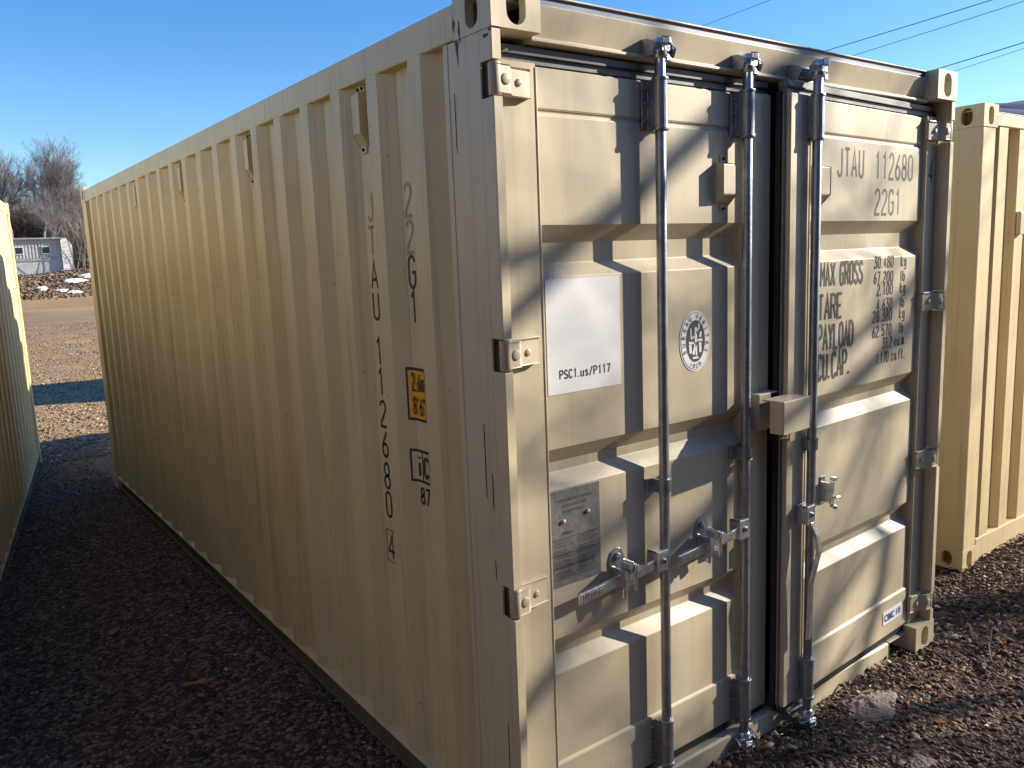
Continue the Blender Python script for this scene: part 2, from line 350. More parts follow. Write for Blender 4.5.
def container(name, label, loc, rz, m, doors_front=False, front_wall=False, detail=True, group='shipping containers standing in rows in the yard'):
    par = thing(name, label, 'shipping container', loc, rz, group)
    T = Matrix.Identity(4)
    for x, sx in ((0, 1), (W_, -1)):
        for y, sy in ((0, 1), (L_, -1)):
            for z in (0, H_-.118): casting(x, y, z, sx, sy, par, ppaint if doors_front and y == 0 else m, T)
    # side walls
    for side in (0, 1):
        prof = corr(.17, L_-.17, .37, .278, .072, .068, .070, .036)
        X = (lambda d: .004+d) if side == 0 else (lambda d: W_-.004-d)
        Xi = (lambda d: .007+d) if side == 0 else (lambda d: W_-.007-d)
        cl = [(X(d), t) for t, d in prof]+[(Xi(d), t) for t, d in reversed(prof)]
        MB().prism(cl, 'z', .1170, 2.49, m).build('side_wall', par)
        s0 = (lambda a: a) if side == 0 else (lambda a: W_-a)
        # rails
        b = MB(); a0, a1 = sorted((s0(.003), s0(.065))); b.box((a0, .178, 2.478), (a1, L_-.178, 2.572), m)
        b.build('top_rail', par, .006)
        b = MB(); a0, a1 = sorted((s0(.004), s0(.012)))
        b.box((s0(.001) if side == 0 else s0(.0112), .178, .104), (s0(.0112) if side == 0 else s0(.001), L_-.178, .1165), m)
        a2, a3 = sorted((s0(.0115), s0(.055))); b.box((a2, .178, .108), (a3, L_-.178, .1160), m)
        a2, a3 = sorted((s0(.026), s0(.032))); b.box((a2, .178, .020), (a3, L_-.178, .1079), railm)
        a2, a3 = sorted((s0(.010), s0(.055))); b.box((a2, .178, .012), (a3, L_-.178, .0199), railm)
        b.build('bottom_rail', par, .002)
        # rear post (far end) and, for closed fronts, the front post too
        ends = [L_] if doors_front else [0, L_]
        for ye in ends:
            y0, y1 = (ye-.172, ye-.004) if ye > 1 else (.004, .172)
            a0, a1 = sorted((s0(.003), s0(.150)))
            yin = (ye-.06) if ye > 1 else .06
            b = MB()
            lo, hi = sorted((s0(.003), s0(.010)))
            b.box((lo, y0, .118), (hi, y1, 2.473), m)
            lo, hi = sorted((s0(.010), s0(.150)))
            yy = (y1-.007, y1) if ye > 1 else (y0, y0+.007)
            b.box((lo, yy[0], .118), (hi, yy[1], 2.473), m)
            yc_ = (y0, y0+.006) if ye > 1 else (y1-.006, y1)
            lo, hi = sorted((s0(.0102), s0(.052))); b.box((lo, yc_[0], .118), (hi, yc_[1], 2.473), m)
            b.build('corner_post', par, .003)
        # ventilators
        if side == 0 or detail:
            for yv in (.823, 1.935, 3.047, 4.159):
                b = MB(); e = s0(.040); q = s0(-.000); sg = 1 if side == 0 else -1
                zz = 2.30
                b.prism([(s0(.038), zz+.155), (s0(.012), zz+.15), (s0(.012), zz+.02), (s0(.038), zz-.02)], 'y', yv-.030, yv+.030, m)
                lo, hi = sorted((s0(.034), s0(.039)))
                b.box((lo, yv-.030, zz+.155), (hi, yv+.030, zz+.178), m); b.box((lo, yv-.02, zz-.045), (hi, yv+.02, zz-.02), m)
                xb = s0(.033)
                for (py, pz) in ((yv-.016, zz+.166), (yv+.014, zz+.166), (yv, zz-.032)):
                    b.tube([(s0(.036), py, pz), (s0(.029), py, pz)], .0065, dark, 8)
                b.build('ventilator', par, .002)
    # far end wall
    def endwall(y_out, sgn):
        prof = corr(.15, W_-.15, .215, .250, .105, .018, .109, .045)
        cl = [(t, y_out+sgn*d) for t, d in prof]+[(t, y_out+sgn*(d+.003)) for t, d in reversed(prof)]
        MB().prism(cl, 'z', .14, 2.50, m).build('end_wall', par)
        b = MB(); y0, y1 = sorted((y_out-sgn*.006, y_out+sgn*.055)); b.box((.162, y0, 2.485), (W_-.162, y1, 2.550), m)
        b.build('end_header', par, .004)
        b = MB(); b.box((.162, y0, .015), (W_-.162, y1, .155), m); b.build('end_sill', par, .004)
    endwall(L_-.012, -1)
    if front_wall: endwall(.012, 1)
    # roof: shallow corrugation across
    prof = []; y = .15
    while y < L_-.2:
        for a, d in ((0, 0), (.105, 0), (.118, .02), (.196, .02), (.209, 0)):
            if y+a < L_-.1: prof.append((y+a, 2.565-d))
        y += .209
    y0 = .06 if doors_front else .03
    prof = [(y0, 2.565)]+prof+[(L_-.03, 2.565)]
    cl = prof+[(a, z-.004) for a, z in reversed(prof)]
    MB().prism(cl, 'x', .03, W_-.03, m).build('roof', par)
    MB().box((.07, .15, .10), (W_-.07, L_-.08, .135), woodm).build('floor', par)
    return par

main = container('shipping_container', 'beige container with white sign and lock rods on its double doors, nearest the camera', (0, 0, 0), 0, paint, doors_front=True)
left = container('shipping_container', 'yellow-beige container cut off by the left edge of the photo, its side in shade', (0, 0, 0), -R(9.55), ypaint, front_wall=True)
c, s_ = math.cos(-R(9.55)), math.sin(-R(9.55))
left.location = (-.374-(W_*c-L_*s_), 7.744-(W_*s_+L_*c), 0)
right = container('shipping_container', 'yellow-beige container with corrugated end wall at the right edge of the photo', (3.39, .31, 0), 0, ypaint, front_wall=True)
blocker = thing('sky_blocker', 'long brown plank warehouse added out of view behind the camera to block sky light', 'sky_blocker', (-11, -19, 0))  # unseen building added to block sky light and deepen door shadows
b = MB(); pr = []; x = 0.
while x < 19: pr += [(x, 12), (x+.18, 12), (x+.19, 11.97), (x+.22, 11.97)]; x += .23
b.prism([(0, 0)]+[(19.1, 0)]+list(reversed(pr)), 'z', 0, 5.6, woodm); b.build('wall', blocker)
MB().box((0, 12, 0), (5.2, 21.0, 6.6), woodm).build('blocker_wing', blocker)  # added so less sky light reaches the side wall slopes
b = MB(); b.prism([(-.5, 5.55), (12.6, 5.55), (12.6, 5.7), (6, 8.6), (-.5, 5.7)], 'x', -.5, 19.6, railm); b.build('roof', blocker)  # roof of the added sky blocker
b = MB(); b.box((7.5, 12.02, 0), (11.0, 12.08, 3.6), railm); b.build('door', blocker)
cross = right.copy(); COL.objects.link(cross); cross.location = (11.3, 9.5, 0); cross.rotation_euler = (0, 0, R(90))
cross['label'] = 'beige container standing crosswise behind the nearest one, casting the shadow band on the tan gravel'
for ch in right.children: k = ch.copy(); COL.objects.link(k); k.parent = cross
b = MB(); b.box((.475, -.012, 1.90), (.535, .014, 2.03), dpaint); b.build('placard_holder', right, .004)

# stencil lettering: narrow round-cornered strokes, as sprayed on freight containers (grid 4 wide, 8 high)
def _arc(cx, cy, rx, ry, a0, a1, n=5): return [(cx+rx*math.cos(R(a0+(a1-a0)*i/n)), cy+ry*math.sin(R(a0+(a1-a0)*i/n))) for i in range(n+1)]
GL = {
 'J': [[(3.6, 8), (3.6, 1.6)]+_arc(2, 1.6, 1.6, 1.6, 0, -180)], 'T': [[(0, 8), (4, 8)], [(2, 8), (2, 0)]],
 'A': [[(0, 0), (2, 8), (4, 0)], [(.7, 2.6), (3.3, 2.6)]], 'U': [[(.2, 8), (.2, 1.7)]+_arc(2, 1.7, 1.8, 1.7, 180, 360)+[(3.8, 8)]],
 '1': [[(.9, 6.4), (2.3, 8), (2.3, 0)]], '2': [_arc(2, 6.1, 1.8, 1.9, 170, -20, 7)+[(2.9, 4.2), (.4, 1.2), (.2, 0), (3.9, 0)]],
 '6': [[(3.3, 8), (1.2, 4.9)]+_arc(2, 2.1, 1.8, 2.1, 140, -180, 9)+[(.3, 3), (1.2, 4.9)]],
 '8': [_arc(2, 6.0, 1.6, 2.0, -90, 270, 12), _arc(2, 2.0, 1.9, 2.0, 90, 450, 12)],
 '0': [[(.2, 2), (.2, 6)]+_arc(2, 6, 1.8, 2, 180, 0, 6)+[(3.8, 2)]+_arc(2, 2, 1.8, 2, 0, -180, 6)],
 '4': [[(2.9, 0), (2.9, 8), (.1, 2.2), (4, 2.2)]], 'G': [_arc(2, 6, 1.8, 2, 15, 180, 6)+[(.2, 2)]+_arc(2, 2, 1.8, 2, 180, 360, 6)+[(3.8, 3.9), (2.1, 3.9)]],
 'M': [[(0, 0), (0, 8), (2, 3), (4, 8), (4, 0)]], 'X': [[(0, 0), (4, 8)], [(0, 8), (4, 0)]],
 'R': [[(0, 0), (0, 8), (2.2, 8)]+_arc(2.2, 6.1, 1.6, 1.9, 90, -90, 6)+[(0, 4.2)], [(2.2, 4.2), (3.9, 0)]],
 'O': [[(.2, 2), (.2, 6)]+_arc(2, 6, 1.8, 2, 180, 0, 6)+[(3.8, 2)]+_arc(2, 2, 1.8, 2, 0, -180, 6)],
 'S': [_arc(2, 6.1, 1.7, 1.9, 10, 180, 6)+[(.5, 5), (3.4, 3.2)]+_arc(2, 1.9, 1.8, 1.9, 20, -170, 7)],
 'E': [[(3.7, 8), (0, 8), (0, 0), (3.7, 0)], [(0, 4.1), (3, 4.1)]], 'P': [[(0, 0), (0, 8), (2.2, 8)]+_arc(2.2, 6, 1.7, 2, 90, -90, 6)+[(0, 4)]],
 'Y': [[(0, 8), (2, 4), (4, 8)], [(2, 4), (2, 0)]], 'L': [[(0, 8), (0, 0), (3.6, 0)]],
 'D': [[(0, 0), (0, 8), (1.6, 8)]+_arc(1.6, 5.8, 2.2, 2.2, 90, 0, 4)+_arc(1.6, 2.2, 2.2, 2.2, 0, -90, 4)+[(0, 0)]],
 'C': [_arc(2, 6, 1.8, 2, 15, 180, 6)+[(.2, 2)]+_arc(2, 2, 1.8, 2, 180, 345, 6)], '.': [[(.3, 0), (.3, .9)]], ',': [[(.8, .9), (.3, -.8)]], "'": [[(.4, 8), (.4, 6.2)]], '"': [[(.3, 8), (.3, 6.2)], [(1.5, 8), (1.5, 6.2)]],
 '3': [[(.3, 8), (3.6, 8), (1.8, 4.8)]+_arc(1.9, 2.4, 1.9, 2.4, 80, -160, 8)], '7': [[(.1, 8), (3.8, 8), (1.4, 0)]],
 '5': [[(3.6, 8), (.6, 8), (.4, 4.4)]+_arc(2, 2.6, 1.8, 2.4, 110, -160, 8)], 'k': [[(0, 8), (0, 0)], [(3, 5.4), (0, 2.6), (3.3, 0)]],
 'g': [_arc(1.8, 2.9, 1.6, 2.5, 0, 360, 9), [(3.4, 5.4), (3.4, -1)]+_arc(1.8, -1, 1.6, 1.2, 0, -160, 5)], 'l': [[(.5, 8), (.5, 0)]], 'b': [[(.2, 8), (.2, 0)], _arc(1.9, 2.7, 1.7, 2.7, 0, 360, 9)],
 'c': [_arc(1.8, 2.7, 1.6, 2.7, 45, 315, 7)], 'u': [[(.2, 5.4), (.2, 1.5)]+_arc(1.8, 1.5, 1.6, 1.5, 180, 360, 5)+[(3.4, 5.4), (3.4, 0)]], 'm': [[(0, 0), (0, 5.4), (2, 5.0), (2, 0)], [(2, 5), (4, 5.4), (4, 0)]],
 'f': [[(1.3, 0), (1.3, 6.6), (2.8, 8)], [(.2, 5), (2.6, 5)]], 't': [[(1.3, 8), (1.3, .6), (2.7, 0)], [(.1, 5.4), (2.6, 5.4)]], 's': [[(3.3, 4.6), (1.6, 5.5), (.5, 4.4), (3.0, 2.0), (3.2, .9), (1.8, 0), (.3, .8)]], '/': [[(0, -.6), (3.4, 8.4)]], 'i': [[(.5, 5.4), (.5, 0)], [(.5, 8), (.5, 7)]]}
ADV = {'.': 1.6, ',': 1.6, "'": 1.6, '"': 2.6, 'l': 2.2, 'i': 2.0, '1': 4.2, ' ': 3.2, 'f': 4, 't': 4}
def stencil(b, body, org, ux, uy, h, wd, m, lw=.10, align='LEFT', gap=1.5):
    """h = cap height, wd = width of a letter, lw = stroke width / height"""
    ux = Vector(ux); uy = Vector(uy); org = Vector(org); sx = wd/4; sy = h/8; t = lw*h/2
    adv = [ADV.get(c, 4)+gap for c in body]; tot = (sum(adv)-gap)*sx
    x = {'LEFT': 0, 'CENTER': -tot/2, 'RIGHT': -tot}[align]
    for c, a in zip(body, adv):
        for pl in GL.get(c, []):
            P = [Vector((x+p[0]*sx, p[1]*sy)) for p in pl]; Q = [P[0]]
            for p in P[1:]:
                if (p-Q[-1]).length > 1e-5: Q.append(p)
            P = Q; vs = []
            for i, p in enumerate(P):
                d1 = (P[i]-P[i-1]).normalized() if i else None; d2 = (P[i+1]-P[i]).normalized() if i < len(P)-1 else None
                d1 = d1 or d2; d2 = d2 or d1; n1 = Vector((-d1.y, d1.x)); n2 = Vector((-d2.y, d2.x)); n = (n1+n2)
                n = n.normalized() if n.length > .1 else n1; k = t/max(.45, n.dot(n1))
                for s_ in (1, -1): q = p+n*k*s_; vs.append(org+ux*q.x+uy*q.y)
            b.add(vs, [(2*i, 2*i+1, 2*i+3, 2*i+2) for i in range(len(P)-1)], m)
        x += a*sx
# ------------------------------------------------------------------ main container: door end
DY = .072   # outward plane of door corrugation
# header
hp = [(.062, 2.563), (.042, 2.561), (.044, 2.552), (.062, 2.480), (.042, 2.472), (.042, 2.464), (.066, 2.460), (.16, 2.457), (.16, 2.563)]
b = MB(); b.box((.162, .058, 2.5635), (W_-.162, .16, 2.587), shadem); b.box((.162, .050, 2.5873), (W_-.162, .16, 2.591), dpaint); b.build('shaded_roof_band', main)  # blue strip is painted shade under the roof lip
MB().prism(hp, 'x', .162, W_-.162, dpaint).build('door_header', main, .0015)
# sill
b = MB(); b.prism([(.040, .0), (.040, .080), (.048, .088), (.14, .090), (.14, 0)], 'x', .30, 2.115, dpaint)
b.box((.162, .10, .0), (.2985, .14, .108), dpaint); b.box((2.1165, .11, 0), (W_-.162, .14, .088), dark)  # right pocket back coloured dark to stand in for the casting's shadow
b.box((.162, .042, .080), (.2985, .0985, .088), dpaint); b.box((2.1165, .042, .080), (W_-.162, .1095, .088), dpaint)
b.build('door_sill', main, .003)
# keepers on header and sill
def keeper(x, z, sg):
    b = MB()
    b.box((x-.052, .036, z-.018), (x+.045, .070, z-.011), steel)
    for dx in (-.052, .034):
        b.prism([(.070, z-.030), (.012, z-.024), (.004, z-.004), (.014, z+.010), (.030, z+.018), (.070, z+.022)], 'x', x+dx, x+dx+.011, steel)
    b.box((x-.041, .012, z+.006), (x+.034, .024, z+.014), steel)
    if sg < 0: b.box((x-.052, .034, z-.03), (x+.045, .06, z-.024), steel)
    return b.build('cam_keeper', main, .003)
RODS = [.646, 1.067, 1.376, ]
for x in RODS:
    keeper(x-.004, 2.495, 1); keeper(x-.004, .052, -1)
# front corner posts: side plate with slots for the hinges
HZ = [2.348, 1.622, .905, .215]
for side in (0, 1):
    sx = (lambda a: a) if side == 0 else (lambda a: W_-a)
    b = MB()
    def bx(x0, y0, z0, x1, y1, z1, m=ppaint):
        a, c_ = sorted((sx(x0), sx(x1))); b.box((a, y0, z0), (c_, y1, z1), m)
    zs = [.118]
    for hz in sorted(HZ): zs += [hz-.046, hz+.046]
    zs.append(2.473)
    # plate behind the slots, full height
    bx(.003, .062, .118, .009, .236, 2.473)
    bx(.003, .0305, .118, .009, .0619, zs[1])
    for i in range(0, len(zs), 2):
        bx(.003, .030, zs[i], .009, .062, zs[i+1])
        bx(.002, .004, zs[i], .030, .010, zs[i+1]); bx(.002, .010, zs[i], .009, .030, zs[i+1])
        bx(.024, .010, zs[i], .030, .055, zs[i+1])
    bx(.009, .140, .118, .060, .148, 2.473); bx(.009, .229, .118, .045, .236, 2.473)
    bx(.055, .096, .118, .062, .140, 2.473)
    bx(.030, .055, .118, .034, .096, 2.473)
    # weld seams on side face
    bx(.0012, .216, .118, .003, .2365, 2.473)
    b.build('corner_post', main, .0025)
# dark interior stop behind the seam
b = MB(); b.box((.062, .125, .112), (W_-.062, .135, 2.5), dark); b.build('inner_stop', main)

D1 = Matrix.Identity(4)
PH = Vector((2.39, .03, 0))
D2 = Matrix.Translation(PH) @ Matrix.Rotation(R(3.4), 4, 'Z') @ Matrix.Translation(-PH)
# check: ajar door swings outward (towards -y) at its free edge
LIPS = [(1.975, 1.925, 1.865, 1.825), (1.315, 1.265, 1.235, 1.190), (.715, .665, .640, .598)]
def door(which):
    T = D1 if which == 0 else D2
    xs0, xp0, xp1, xs1 = (.046, .182, 1.092, 1.228) if which == 0 else (1.250, 1.376, 2.300, 2.390)
    b = MB()
    zt, zb, zf = 2.410, .122, .300
    yf = .056; yb = .115
    # stiles
    b.box((xs0, yf, zb), (xp0, yb, zt), dpaint); b.box((xp1, yf, zb), (xs1, yb, zt), dpaint)
    # top plate with pressed groove, and bottom plate
    prof = [(yf-.0005, zt-.0005), (yf-.0005, 2.292), (yf+.005, 2.288), (yf+.005, 2.281), (DY-.0035, 2.277)]
    prof = [(DY, zt-.004), (DY, 2.295), (DY+.006, 2.290), (DY+.006, 2.282), (DY-.001, 2.277), (DY-.001, LIPS[0][0])]
    for i, (a, c_, d, e) in enumerate(LIPS):
        if i: prof.append((DY-.001, a))
        prof += [(DY+.037, c_), (DY+.037, d), (DY-.001, e)]
    prof += [(DY-.001, zf+.004), (DY-.008, zf-.002), (DY-.008, zb+.002), (DY+.06, zb+.002), (DY+.06, zt-.004)]
    b.prism(prof, 'x', xp0+.0005, xp1-.0005, dpaint)
    # thin raised weld lines at the panel edges
    for xx in (xp0, xp1): b.box((xx-.003, yf-.0025, zb+.01), (xx+.003, yf+.002, zt-.01), dpaint)
    d = b.build('door', main, .0022, T)
    tag(d, ['left door, closed, with the white sign', 'right door, standing slightly ajar, with stencilled weights'][which])
    # gaskets
    g = MB()
    g.box((xs0-.015, .066, zb-.016), (xs0-.0005, .104, zt+.018), rubber) if which == 0 else g.box((xs0-.006, .074, zb-.008), (xs0-.0005, .082, zt+.004), gasket)
    if which == 0: g.box((xs1+.0005, .078, zb-.010), (xs1+.012, .112, zt+.01), rubber)
    else:
        g.box((xs0-.012, .090, zb-.010), (xs0-.0005, .110, zt+.01), rubber); g.box((xs1+.0005, .066, zb-.016), (xs1+.016, .104, zt+.018), rubber)
    g.box((xs0, .070, zb-.030), (xs1, .108, zb-.0005), rubber)
    g.box((xs0, .074, zt+.0005), (xs1, .108, zt+.022), gasket); g.box((xs0, .068, zt+.0225), (xs1, .108, zt+.044), gasket)
    g.box((xs0, .064, zt+.020), (xs1, .0679, zt+.026), rubber)
    g.build('gasket', d, .001, None).matrix_local = T
    return d
door1 = door(0); door2 = door(1)

def part(b, name, d, bevel=0.):
    T = D1 if d is door1 else D2
    return b.build(name, d, bevel, T)
def bolt(b, x, y, z, r=.007, m=steel, h=.006): b.tube([(x, y, z), (x, y-h, z)], r, m, 6)
# lock rods
def lock_rod(d, x):
    b = MB(); y = .030
    b.tube([(x, y, .03), (x, y, 2.515)], .0170, steel, 20)
    # cams at both ends
    for z, s in ((2.493, 1), (.052, -1)):
        b.tube([(x, y, z-.030), (x, y, z-.022), (x, y, z+.022), (x, y, z+.030)], [.018, .024, .024, .018], steel2, 12)
        b.prism([(x-.052, y-.006), (x-.040, y+.012), (x-.010, y+.020), (x+.014, y+.018), (x+.030, y-.006), (x+.020, y-.024), (x-.012, y-.022)], 'z', z-.010, z+.010, steel2)
        b.prism([(x-.020, y-.030), (x+.004, y-.036), (x+.026, y-.026), (x+.034, y-.004), (x+.016, y+.004)], 'z', z+s*.012, z+s*.030, steel2)
        b.prism([(x+.010, y-.020), (x+.034, y-.018), (x+.036, y+.002), (x+.012, y+.006)], 'z', z-.034, z-.014, steel2)
    return part(b, 'lock_rod', d, .0015)
def rod_bracket(d, x, z0, z1, m=dpaint, big=True):
    b = MB(); y = .030; n = 10; r = .0235
    vs = []; 
    prof = []
    for k in range(n+1):
        t = math.pi+math.pi*k/n; prof.append((x+r*math.cos(t), y+r*math.sin(t)))
    inner = [(x+(r-.005)*math.cos(math.pi+math.pi*k/n), y+(r-.005)*math.sin(math.pi+math.pi*k/n)) for k in range(n, -1, -1)]
    out = [(x-r-.024, .0675), (x-r-.024, .0615), (x-r, .0615)]+prof+[(x+r, .0615), (x+r+.024, .0615), (x+r+.024, .0675), (x+r-.005, .0675)]+inner+[(x-r+.005, .0675)]
    b.prism(out, 'z', z0, z1, m)
    nb = 3 if big else 1
    for k in range(nb):
        z = z0+(z1-z0)*(k+.5)/nb
        for sx_ in (-1, 1): bolt(b, x+sx_*(r+.013), .0615, z, .0075, m)
    if big:
        b.tube([(x, y, z0-.008), (x, y, z0+.004)], .0262, m, 14); b.tube([(x, y, z1-.004), (x, y, z1+.006)], .0262, m, 14)
    return part(b, 'rod_bracket', d, .0015)
for d, x in ((door1, RODS[0]), (door1, RODS[1]), (door2, RODS[2])):
    lock_rod(d, x)
    rod_bracket(d, x, 2.262, 2.405, steel)
    rod_bracket(d, x, .135, .290, steel)
    zc = {0: 1.128, 1: 1.163, 2: 1.152}[RODS.index(x)]
    rod_bracket(d, x, zc-.022, zc+.022, steel, False)

def handle(d, x, xg, zh=.905, xc=.44, down=False):
    # hub clevis on the rod
    b = MB(); y = .030
    b.box((x-.062, y-.026, zh-.036), (x-.012, y-.020, zh+.034), steel2); b.box((x-.062, y-.0199, zh-.036), (x-.056, y+.016, zh+.034), steel2)
    b.box((x-.062, y+.0161, zh-.036), (x-.010, y+.022, zh+.034), steel2); b.box((x-.062, y-.0199, zh+.028), (x-.010, y+.016, zh+.034), steel2)
    bolt(b, x-.034, y-.026, zh, .010, steel, .006); b.tube([(x-.034, y-.033, zh), (x-.034, y-.036, zh)], .004, dark, 8)
    part(b, 'handle_hub', d, .004)
    b = MB()
    if not down:
        z = zh-.006
        pts = [(x-.045, y-.010, z), (x-.10, y-.014, z-.006), (x-.17, y-.006, z-.016), (x-.20, y+.004, z-.022), (xg+.11, y+.004, z-.030), (xg, y-.002, z-.036)]
        hh = [.019, .017, .017, .018, .017, .019]
        # flat bar
        vs = []; fs = []
        for (px, py, pz), h in zip(pts, hh):
            vs += [(px, py-.006, pz-h), (px, py+.006, pz-h), (px, py+.006, pz+h), (px, py-.006, pz+h)]
        for i in range(len(pts)-1):
            for k in range(4): fs.append((i*4+k, i*4+(k+1) % 4, i*4+4+(k+1) % 4, i*4+4+k))
        fs += [(3, 2, 1, 0), tuple(range(len(vs)-4, len(vs)))]
        b.add(vs, fs, steel2)
        # ribbed grip
        for k in range(9):
            xx = xg+.006+k*.011
            b.box((xx, y-.011, z-.049+.0006*k), (xx+.005, y-.0045, z-.022+.0006*k), steel2)
        part(b, 'handle', d, .0025)
        # retainer on panel: backing plate, catch and hasp
        b = MB(); c = xc
        b.prism([(c-.026, z-.075), (c+.026, z-.075), (c+.030, z+.035), (c+.020, z+.062), (c, z+.070), (c-.020, z+.062), (c-.030, z+.035)], 'y', DY-.006, DY-.0012, steel)
        b.tube([(c, DY-.006, z+.045), (c, DY-.014, z+.045)], .012, steel, 10)
        b.prism([(c-.022, z-.048), (c+.026, z-.048), (c+.026, z-.036), (c-.010, z-.036), (c-.010, z+.010), (c-.022, z+.014)], 'y', .004, DY-.006, steel2)
        b.prism([(c-.004, z+.012), (c+.040, z+.002), (c+.048, z+.018), (c+.006, z+.040), (c-.006, z+.034)], 'y', .000, .040, steel2)
        b.tube([(c+.02, -.004, z+.03), (c+.01, -.006, z-.01), (c+.015, -.004, z-.055)], .0065, steel2, 8)
        b.tube([(c-.002, .03, z-.05), (c-.002, .034, z-.085)], .010, steel2, 8)
        part(b, 'handle_retainer', d, .002)
    else:
        path = [(x-.030, y-.020, zh-.03), (x-.004, y-.032, zh-.09), (x-.002, y-.040, zh-.15), (x-.022, y-.036, zh-.21), (x-.032, y-.026, zh-.27), (x-.033, y-.02, zh-.50)]
        vs = []; fs = []
        for px, py, pz in path: vs += [(px-.013, py-.006, pz), (px+.013, py-.006, pz), (px+.013, py+.006, pz), (px-.013, py+.006, pz)]
        for i in range(len(path)-1):
            for k in range(4): fs.append((i*4+k, i*4+(k+1) % 4, i*4+4+(k+1) % 4, i*4+4+k))
        fs += [(3, 2, 1, 0), tuple(range(len(vs)-4, len(vs)))]
        b.add(vs, fs, steel2); part(b, 'handle', d, .003)
        b = MB(); c = 1.528; z = .93
        b.box((c-.018, DY-.006, z-.055), (c+.018, DY-.0012, z+.060), steel)
        b.box((c-.014, .030, z-.040), (c-.004, DY-.006, z+.040), steel2); b.box((c-.014, .024, z-.046), (c+.012, .032, z+.046), steel2)
        b.box((c+.004, .020, z+.046), (c+.028, .040, z+.060), steel2)
        b.tube([(c+.01, .02, z-.020), (c+.045, .018, z-.024)], .005, steel2, 8)
        b.tube([(c-.010, .020, z-.048), (c+.012, .018, z-.060)], .010, steel2, 8)
        part(b, 'handle_retainer', d, .002)
handle(door1, RODS[0], .262, .882, .462)
handle(door1, RODS[1], .705, .892, .872)
handle(door2, RODS[2], 0, .890, down=True)

# hinges
def hinge(d, side, z):
    b = MB(); sx = (lambda a: a) if side == 0 else (lambda a: W_-a)
    def bx(x0, y0, z0, x1, y1, z1): 
        a, c_ = sorted((sx(x0), sx(x1))); b.box((a, y0, z0), (c_, y1, z1), dpaint)
    b.tube([(sx(.020), .022, z-.042), (sx(.020), .022, z+.042)], .0175, dpaint, 16)
    zz = [(sx(.022), .006), (sx(.060), .010), (sx(.078), .030), (sx(.150), .040), (sx(.150), .0555), (sx(.036), .0555), (sx(.022), .036)]
    b.prism(zz, 'z', z-.036, z+.036, dpaint)
    b.tube([(sx(.105), .040, z), (sx(.105), .028, z)], .010, dpaint, 10)
    b.tube([(sx(.045), .012, z), (sx(.045), .004, z)], .015, dpaint, 12)
    b.box((min(sx(.022), sx(.15)), .034, z+.036), (max(sx(.022), sx(.15)), .0555, z+.043), dpaint)
    o = b.build('hinge', d, .003, D1)
    return o
for z in HZ: hinge(door1, 0, z); hinge(door2, 1, z)

# small hooded covers beside the rods
for d, x in ((door1, .985), (door2, 1.450)):
    b = MB(); z0, z1 = 2.062, 2.165
    b.prism([(DY-.0015, z1+.008), (.036, z1), (.036, z0+.006), (DY-.0015, z0-.026)], 'x', x-.034, x+.034, dpaint)
    b.box((x-.012, DY-.006, z1+.008), (x+.012, DY-.0012, z1+.036), dpaint); bolt(b, x, DY-.006, z1+.022, .006, dark)
    b.box((x-.012, DY-.006, z0-.052), (x+.012, DY-.0012, z0-.026), dpaint); bolt(b, x, DY-.006, z0-.04, .006, dark)
    part(b, 'vent_cover', d, .002)
# lock box
b = MB(); b.box((1.100, -.024, 1.238), (1.268, -.019, 1.356), dpaint); b.box((1.100, -.019, 1.2385), (1.105, .032, 1.3555), dpaint)
b.box((1.105, -.019, 1.350), (1.268, .066, 1.3555), dpaint); b.box((1.263, -.0188, 1.2385), (1.268, .066, 1.350), dpaint)
b.box((1.225, .030, 1.185), (1.262, .036, 1.2378), dpaint); b.box((1.22, .036, 1.19), (1.275, .067, 1.196), dpaint)
b.tube([(1.13, .02, 1.29), (1.255, .02, 1.29)], .012, steel, 10)
part(b, 'lock_box', door2, .007)
b = MB(); b.box((1.118, .012, 1.236), (1.186, .017, 1.368), dpaint); b.box((1.118, .017, 1.362), (1.232, .0665, 1.368), dpaint); b.box((1.180, .017, 1.31), (1.186, .0665, 1.362), dpaint)
b.box((1.118, .017, 1.236), (1.124, .0665, 1.362), dpaint)
part(b, 'lock_box_plate', door1, .002)

# ------------------------------------------------------------------ writing and stickers on the doors
X, Z = (1, 0, 0), (0, 0, 1)
b = MB(); ys = DY-.0025
b.box((.203, ys, 1.479), (.498, ys+.0012, 1.820), white)
stencil(b, 'PSC1.us/P117', (.350, ys-.0006, 1.524), X, Z, .025, .0125, ink, .17, 'CENTER', 1.7)
part(b, 'white_sign', door1)
tag(door1.children[-1], 'white sign reading PSC1.us/P117')
# oval class emblem: ring lettering round a standing figure
b = MB(); cx, cz = .846, 1.583; yy = DY-.0025
def ell(a, h, n=48): return [(cx+a*math.cos(2*math.pi*k/n), cz+h*math.sin(2*math.pi*k/n)) for k in range(n)]
def disc(a, h, y, m): 
    e = ell(a, h); b.add([(p[0], y, p[1]) for p in e], [tuple(range(len(e)))], m)
disc(.077, .103, yy, white); disc(.0725, .0975, yy-.0005, ink); disc(.0708, .0958, yy-.0010, white); disc(.0475, .071, yy-.0015, ink)
def ringtext(tx, a0, a1, size):
    n = len(tx)
    for i, ch in enumerate(tx):
        t = R(a0+(a1-a0)*i/max(1, n-1)); px, pz = cx+.0595*math.cos(t), cz+.084*math.sin(t)
        sgn = 1 if a1 < a0 else -1
        nx, nz = math.cos(t)*sgn, math.sin(t)*sgn
        uy = Vector((nx, 0, nz)); ux = Vector((nz, 0, -nx))
        b.text(ch, size, Vector((px, yy-.0012, pz))-uy*size*.35, ux, uy, ink, .9, align='CENTER', bold=.0004)
